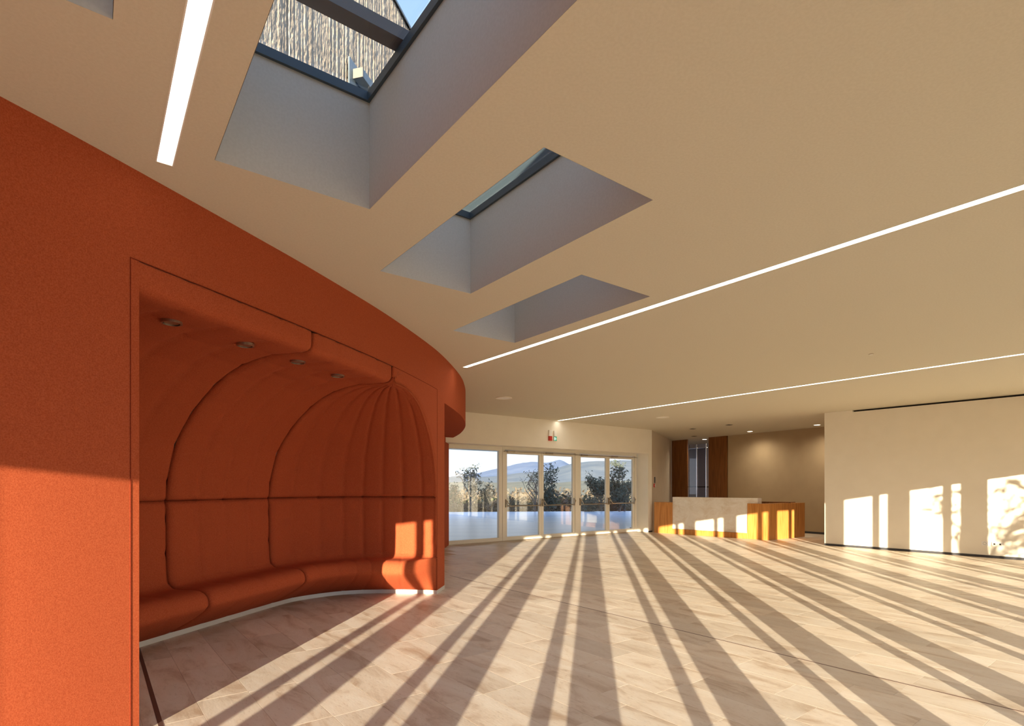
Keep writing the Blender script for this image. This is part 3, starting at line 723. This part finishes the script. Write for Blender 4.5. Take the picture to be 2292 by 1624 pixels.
# ---- linear lamps
labs = ['broad glowing strip lamp in ceiling above the orange wall', 'long glowing strip lamp crossing ceiling beside the skylights', 'thin glowing strip lamp running towards the glazed doors']
for n, (u0, u1, v0, v1) in enumerate(STRIPS):
    c = Vector(xy((u0 + u1) / 2, (v0 + v1) / 2, 0)); t = thing('strip_lamp', labs[n], 'ceiling lamp', (c.x, c.y, CEIL), 'recessed strip lamps')
    bm = bmesh.new()
    for (a0, a1, b0, b1) in ((u0, u1, v0 - .004, v0 + 0.003), (u0, u1, v1 - 0.003, v1 + .004), (u0, u0 + .004, v0, v1), (u1 - .004, u1, v0, v1)):
        add_box(bm, Vector(xy((a0 + a1) / 2, (b0 + b1) / 2, 0)), A, B, a1 - a0, b1 - b0, CEIL - 0.001, CEIL + 0.07)
    add_box(bm, c, A, B, u1 - u0, v1 - v0, CEIL + 0.06, CEIL + 0.07)
    bm_obj('channel', bm, M['white_plastic'], t)
    box('diffuser', c, A, B, u1 - u0 - 0.01, v1 - v0 - 0.008, CEIL + 0.012, CEIL + 0.03, M['lamp'] if n else M['lamp_dim'], t)

# ================================================================== FACADE BEHIND THE CAMERA
def fpt(s, off=0.0): return F0 + FD * s + NB * off
bm = bmesh.new()
add_box(bm, fpt(4.0, 0.15), FD, NB, 28.0, 0.30, LINTEL, 5.65)  # unseen part above the roof added to keep sun off the skylights
fac = tag(bm_obj('wall_front', bm, M['wallpaint']), kind='structure')
PER = 1.095; T0 = -1.98
def s_of(t): return (t - 0.668) / 0.7067
for n in range(-6, 12):
    t0 = T0 + PER * n
    a, b, c_, d_ = t0 + 0.472, t0 + 0.472 + 0.138, t0 + 0.724, t0 + PER
    if s_of(d_) > 16.0: continue
    s = s_of((a + b) / 2); box('mullion', fpt(s, 0.0), FD, NB, 0.085, 0.11, 0.0, LINTEL, M['white_metal'], fac)
    s = s_of((c_ + d_) / 2); w = (d_ - c_) / 0.707 - 0.36; box('fin', fpt(s, 0.0) , FD, NB, w, 0.36, 0.0, LINTEL, M['white_metal'], fac)
# closing walls out of sight
seg_box('wall_side', (-7.6, -6.6), (-7.6, 12.0), 0.2, 0, ROOF, M['wallpaint'])['kind'] = 'structure'
seg_box('wall_outer', (-7.6, 12.0), (-2.7, 15.2), 0.2, 0, ROOF, M['wallpaint'])['kind'] = 'structure'

# ================================================================== ROOF: ribbed concrete wall
cd = Vector((0.2515, 0.968, 0)).normalized(); cn = Vector((0.968, -0.2515, 0))
c0 = V(-2.2, 5.0) - cd * 3.2; LEN = 12.0; Z0, Z1 = ROOF + 0.06, 8.07
nx_, nz_ = 1000, 80
cv = []; cf = []
col_d = []; cur_ = 0
i = 0
while i <= nx_:
    w = random.randint(1, 3); d = random.uniform(0.0, 0.008)
    for _ in range(w): col_d.append(d)
    i += w
for i in range(nx_ + 1):
    for j in range(nz_ + 1):
        z = Z0 + (Z1 - Z0) * j / nz_
        rough = noise.noise(Vector((i * 0.5, j * 0.9, 0.0))) * 0.005
        jn = -0.02 if i % 258 in (30, 31, 32) else 0
        p = c0 + cd * (LEN * i / nx_) + cn * (col_d[i] + rough + jn); cv.append((p.x, p.y, z))
for i in range(nx_):
    for j in range(nz_):
        a = i * (nz_ + 1) + j; cf.append((a, a + nz_ + 1, a + nz_ + 2, a + 1))
# back and top
b0 = len(cv)
for (k, z) in ((0, Z0), (LEN, Z0), (LEN, Z1), (0, Z1)):
    p = c0 + cd * k - cn * 0.3; cv.append((p.x, p.y, z))
for k in (0, LEN):
    p = c0 + cd * k + cn * 0.03; cv.append((p.x, p.y, Z1 + 0.0)); cv.append((p.x, p.y, Z0))
cf += [(b0, b0 + 3, b0 + 2, b0 + 1), (b0 + 3, b0 + 4, b0 + 6, b0 + 2), (b0, b0 + 5, b0 + 4, b0 + 3), (b0 + 1, b0 + 2, b0 + 6, b0 + 7)]
M['concrete'] = noisy(mat('ribbed_concrete', (0.5, 0.45, 0.38), 0.9), (0.36, 0.29, 0.22), (0.56, 0.46, 0.35), 9, 5, stretch=(1, 1, 0.35), bump=0.6, bscale=45, bdist=0.03)
cw = tag(mesh_obj('wall_concrete', cv, cf, M['concrete']), kind='structure')
seg_box('coping', c0 - cn * 0.14 + V(0, 0, 0), c0 + cd * LEN - cn * 0.14, 0.36, Z1, Z1 + 0.03, M['zinc'], cw)
# flood light fixed on the concrete wall
def cw_(y, z, off=0.0): p = V(-2.2 + 0.2598 * (y - 5), y, z); return p + cn * (0.03 + off)
fl = thing('flood_light', 'small boxy exterior light on a grey-green plate against the ribbed concrete', 'light', tuple(cw_(6.4, 6.25)))
q4 = [(6.243, 6.448), (6.243, 6.06), (6.66, 6.22), (6.583, 6.44)]
vv = [cw_(a, b, 0.005) for a, b in q4] + [cw_(a, b, 0.02) for a, b in q4]
mesh_obj('back_plate', vv, [(3, 2, 1, 0), (4, 5, 6, 7), (0, 1, 5, 4), (1, 2, 6, 5), (2, 3, 7, 6), (3, 0, 4, 7)], M['zinc'], fl)
box('lamp_housing', cw_(6.45, 0, 0.09), cd, cn, 0.26, 0.12, 6.24, 6.34, M['zinc'], fl, 0.004)
box('lamp_cap', cw_(6.31, 0, 0.09), cd, cn, 0.02, 0.125, 6.235, 6.345, M['concrete_grey'], fl, 0.003)
# raised zinc parapet beyond the second skylight
u0, u1, v0, v1 = holes[1]
pa = Vector(xy(u1 + 0.75, v1 + 0.22, 0)); pb_ = Vector(xy(u0 - 0.1, v1 + 0.22, 0))
seg_box('wall_parapet', pa, pb_, 0.05, ROOF + 0.06, ROOF + 0.75, M['zinc_dark'])['kind'] = 'structure'

# ================================================================== OUTSIDE
terr = [(-30, 15.6 - 22.0), (-2.6, 15.6), (5.2, 21.4), (6.0, 26), (30, 33), (30, 41), (-30, 33)]
M['paving'] = mat('wet_terrace_sky_blue', (0.3, 0.34, 0.42), 0.3, spec=0.9)
noisy(M['paving'], (0.58, 0.67, 0.82), (0.72, 0.80, 0.93), 0.8, 6, stretch=(0.25, 1.6, 1), bump=0.12, bscale=2.0, bdist=0.05)  # blue of shade under open sky put into the paving colour
n = len(terr)
tp = [(x, y, -0.03) for x, y in terr] + [(x, y, -0.4) for x, y in terr]
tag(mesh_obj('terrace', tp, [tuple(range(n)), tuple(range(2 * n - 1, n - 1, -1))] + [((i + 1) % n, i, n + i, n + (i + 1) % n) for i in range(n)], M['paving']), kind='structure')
M['dry_grass'] = noisy(mat('dry_grass_field', (0.4, 0.33, 0.2), 0.9), (0.15, 0.125, 0.075), (0.22, 0.19, 0.125), 0.3, 6)
gv = []; gf = []; NX, NY = 60, 50
for j in range(NY + 1):
    for i in range(NX + 1):
        y = 30 + (j / NY) ** 2 * 470; x = (i / NX - 0.5) * (180 + y * 1.5)
        z = -0.25 - max(0, y - 44) * 0.05 if y < 200 else -8.05 + (y - 200) * 0.02
        z += noise.noise(Vector((x * 0.05, y * 0.05, 1))) * min(1.5, max(0, (y - 46)) * 0.03)
        gv.append((x, y, z))
for j in range(NY):
    for i in range(NX):
        a = j * (NX + 1) + i; gf.append((a, a + 1, a + NX + 2, a + NX + 1))
gnd = tag(mesh_obj('ground', gv, gf, M['dry_grass'], smooth=True), kind='structure')
nb = [(-400, 30, -0.45), (400, 30, -0.45), (400, -300, -0.45), (-400, -300, -0.45)]
tag(mesh_obj('ground_near', nb, [(3, 2, 1, 0)], M['dry_grass']), kind='structure')
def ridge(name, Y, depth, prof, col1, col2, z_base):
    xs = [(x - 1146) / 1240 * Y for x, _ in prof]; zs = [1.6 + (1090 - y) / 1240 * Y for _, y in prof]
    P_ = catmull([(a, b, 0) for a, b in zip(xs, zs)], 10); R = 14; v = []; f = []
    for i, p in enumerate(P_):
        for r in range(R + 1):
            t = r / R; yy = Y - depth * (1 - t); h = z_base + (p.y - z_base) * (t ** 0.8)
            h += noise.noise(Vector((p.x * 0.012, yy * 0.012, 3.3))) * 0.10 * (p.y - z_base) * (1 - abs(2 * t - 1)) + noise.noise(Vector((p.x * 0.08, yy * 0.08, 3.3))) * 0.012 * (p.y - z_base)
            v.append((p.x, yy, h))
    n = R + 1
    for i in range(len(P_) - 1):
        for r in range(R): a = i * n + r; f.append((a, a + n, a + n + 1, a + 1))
    m = noisy(mat(name + '_cover', col1, 0.95, spec=0.0), col1, col2, 0.02, 8, lo=0.4, hi=0.6)  # distance haze put into the cover colours, bluest on the far ridge
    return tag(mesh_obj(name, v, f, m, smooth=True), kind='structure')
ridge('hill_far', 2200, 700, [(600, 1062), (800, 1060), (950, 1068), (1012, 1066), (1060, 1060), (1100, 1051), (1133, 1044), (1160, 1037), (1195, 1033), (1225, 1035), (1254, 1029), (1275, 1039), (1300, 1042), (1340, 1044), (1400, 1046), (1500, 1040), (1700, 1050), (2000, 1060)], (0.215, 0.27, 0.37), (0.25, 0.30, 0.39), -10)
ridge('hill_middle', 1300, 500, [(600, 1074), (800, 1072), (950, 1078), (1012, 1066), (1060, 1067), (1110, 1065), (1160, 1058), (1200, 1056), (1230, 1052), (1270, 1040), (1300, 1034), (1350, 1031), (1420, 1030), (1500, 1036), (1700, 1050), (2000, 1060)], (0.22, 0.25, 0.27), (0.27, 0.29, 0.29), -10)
ridge('hill_near', 600, 250, [(600, 1080), (900, 1078), (1012, 1079), (1060, 1076), (1120, 1080), (1180, 1077), (1240, 1080), (1300, 1076), (1360, 1074), (1420, 1076), (1700, 1080)], (0.25, 0.24, 0.19), (0.32, 0.30, 0.22), -10)

# scrub woodland
def scrub(name, nb_, ylo, yhi, ztop, m, seed, hmin=1.0, hmax=3.0, kind='stuff', xr=(-0.25, 0.36)):
    rs = random.Random(seed); v = []; f = []
    for _ in range(nb_):
        y = rs.uniform(ylo, yhi); x = rs.uniform(xr[0], xr[1]) * y; base = -0.25 - max(0, y - 44) * 0.05
        top = 1.6 - (rs.uniform(ztop[0], ztop[1]) - 1090) / 1240 * y; top = max(top, base + 0.6); w = rs.uniform(0.6, 1.4) * (1 + y / 100)
        for k in range(34):
            a = rs.uniform(0, 6.28); r = w * math.sqrt(rs.random()); h = base + (top - base) * rs.random() ** 0.7 * (1 - 0.5 * (r / w) ** 2)
            c = Vector((x + r * math.cos(a), y + r * math.sin(a), h)); s = rs.uniform(0.08, 0.28) * (0.6 + y / 90)
            d1 = Vector((rs.uniform(-1, 1), rs.uniform(-.4, .4), rs.uniform(-1, 1))).normalized() * s; d2 = Vector((rs.uniform(-1, 1), rs.uniform(-1, 1), rs.uniform(0, 1))).normalized() * s * 0.5
            b = len(v); v += [c - d1, c + d2, c + d1, c - d2]; f.append((b, b + 1, b + 2, b + 3))
    return tag(mesh_obj(name, v, f, m), label, 'scrub', kind=kind)
label = 'tan leafless woodland filling the slope beyond the terrace'
scrub('woodland', 900, 55, 130, (1086, 1125), M['scrub'], 3)
label = 'patchy green scrub low on the slope beyond the terrace'
scrub('green_scrub', 130, 46, 110, (1098, 1138), M['scrub_green'], 5)
label = 'low tan brush along the far terrace edge'
scrub('brush', 150, 39, 50, (1118, 1140), M['scrub'], 9, xr=(-0.2, 0.32))

def tree(name, label, px, Yd, top_px, spread, kind, seed, nleaf, group='trees beyond the terrace', ls=0.09, lean=0, base_z=-0.3, trunk_r=0.09, low=0.3, at=None):
    rs = random.Random(seed); X = (px - 1146) / 1240 * Yd; H = 1.6 + (1090 - top_px) / 1240 * Yd - base_z
    if at: X, Yd, H = at; group = None
    t = thing(name, label, 'tree', (X, Yd, base_z), group)
    bm = bmesh.new(); tips = []
    def branch(p, d, l, r, lev):
        pts = [p]; n = 5; q = p.copy(); dd = d.copy()
        for k in range(n):
            dd = (dd + Vector((rs.uniform(-.22, .22), rs.uniform(-.22, .22), rs.uniform(-.05, .12)))).normalized(); q = q + dd * (l / n); pts.append(q.copy())
            if lev >= 1: tips.append((q.copy(), lev))
        add_tube(bm, pts, [r * (1 - 0.6 * i / n) for i in range(n + 1)], 6 if lev < 2 else 4, cap=False)
        if lev < 3:
            for k in range(rs.randint(3, 4) if lev else rs.randint(5, 6)):
                i = rs.randint(2, n) if lev else rs.randint(2, n)
                a = rs.uniform(0, 6.28); up = rs.uniform(0.5, 1.1)
                branch(pts[i].copy(), Vector((math.cos(a) * spread, math.sin(a) * spread, up)).normalized(), l * rs.uniform(0.5, 0.72), r * 0.45, lev + 1)
    branch(Vector((X, Yd, base_z)), Vector((lean, 0, 1)).normalized(), H * 0.5, trunk_r, 0)
    # fit height
    zm = max(p.z for p, _ in tips); k = H / (zm - base_z)
    for v in bm.verts: v.co.z = base_z + (v.co.z - base_z) * k
    tips = [(Vector((p.x, p.y, base_z + (p.z - base_z) * k)), l) for p, l in tips]
    bm_obj('trunk', bm, M['bark'], t, smooth=True)
    v = []; f = []
    tp_ = [p for p, l in tips if p.z > base_z + H * low]
    for _ in range(nleaf):
        p = rs.choice(tp_) + Vector((rs.gauss(0, .11), rs.gauss(0, .11), rs.gauss(0, .09))) * (1.6 if kind == 'dense' else 1.0)
        s = ls * rs.uniform(0.6, 1.4); d1 = Vector((rs.uniform(-1, 1), rs.uniform(-.6, .6), rs.uniform(-1, 1))).normalized() * s; d2 = Vector((rs.uniform(-1, 1), rs.uniform(-1, 1), rs.uniform(-1, 1))).normalized() * s * 0.45
        b = len(v); v += [p - d1, p + d2, p + d1, p - d2]; f.append((b, b + 1, b + 2, b + 3))
    mesh_obj('foliage', v, f, M['olive_dry'] if kind == 'dry' else M['olive'], t)
    return t
tree('olive_tree', 'slim twiggy olive tree rising highest in the fixed left pane', 1056, 37.5, 1036, 0.55, 'open', 11, 600, lean=-0.05)
tree('olive_tree', 'shorter dark young tree right of the tallest tree in the left pane', 1094, 38.5, 1076, 0.45, 'open', 12, 550)
tree('olive_tree', 'faint small tree against the orange wall edge in the left pane', 1018, 40.0, 1082, 0.4, 'open', 13, 420)
tree('sapling', 'leafless pinkish twiggy tree in left leaf of the nearer doors', 1199, 37.8, 1048, 0.6, 'dry', 14, 350, ls=0.06)
tree('olive_tree', 'tall loose olive tree behind the meeting stiles of the nearer doors', 1219, 39.5, 1034, 0.55, 'open', 15, 650)
tree('olive_bush', 'rounded dark bush low in the right leaf of the nearer doors', 1228, 38.6, 1088, 0.9, 'dense', 16, 1300, low=0.05, trunk_r=0.06)
tree('olive_bush', 'broad dense olive shrub in left leaf of the farther doors', 1347, 38.0, 1062, 0.95, 'dense', 17, 2800, low=0.05, ls=0.1, trunk_r=0.1)
tree('olive_bush', 'low dark shrub at the foot of the broad olive, farther doors', 1322, 37.3, 1118, 1.3, 'dense', 18, 1500, low=0.0, trunk_r=0.05)
tree('olive_tree', 'tall dense olive tree filling right leaf of the farther doors', 1397, 37.8, 1030, 0.6, 'open', 19, 1300, ls=0.09)
tree('olive_bush', 'dark rounded shrub beneath the tall olive, farther doors', 1385, 37.4, 1082, 0.95, 'dense', 20, 3000, low=0.0, trunk_r=0.08)
tree('sapling', 'small dark sapling in left leaf of the nearer doors near the push bar', 1145, 38.2, 1108, 0.5, 'open', 21, 500)
tree('garden_tree', 'sparse garden tree outside behind the viewpoint, near the glazed front', 0, 0, 0, 0.75, 'open', 31, 260, at=(8.7, -2.4, 5.6), base_z=-0.45, low=0.35, ls=0.12)
# leaning rust-coloured post outside the farther doors
t = thing('leaning_post', 'rust-brown leaning steel post outside the farther door leaf', 'post', (5.05, 22.6, -0.03))
bm = bmesh.new(); p0 = V(4.93, 22.1, -0.03); p1 = V(5.12, 22.1, 3.6)
add_box(bm, (0, 0, 0), V(1, 0), V(0, 1), 0.24, 0.14, 0, 1)
for v in bm.verts:
    tt = v.co.z; c = p0.lerp(p1, tt); v.co = Vector((c.x + v.co.x * (1 - 0.45 * tt), c.y + v.co.y, c.z))
bm_obj('shaft', bm, M['rust'], t); box('foot_plate', (4.93, 22.1), V(1, 0), V(0, 1), 0.4, 0.3, -0.029, -0.01, M['rust'], t)
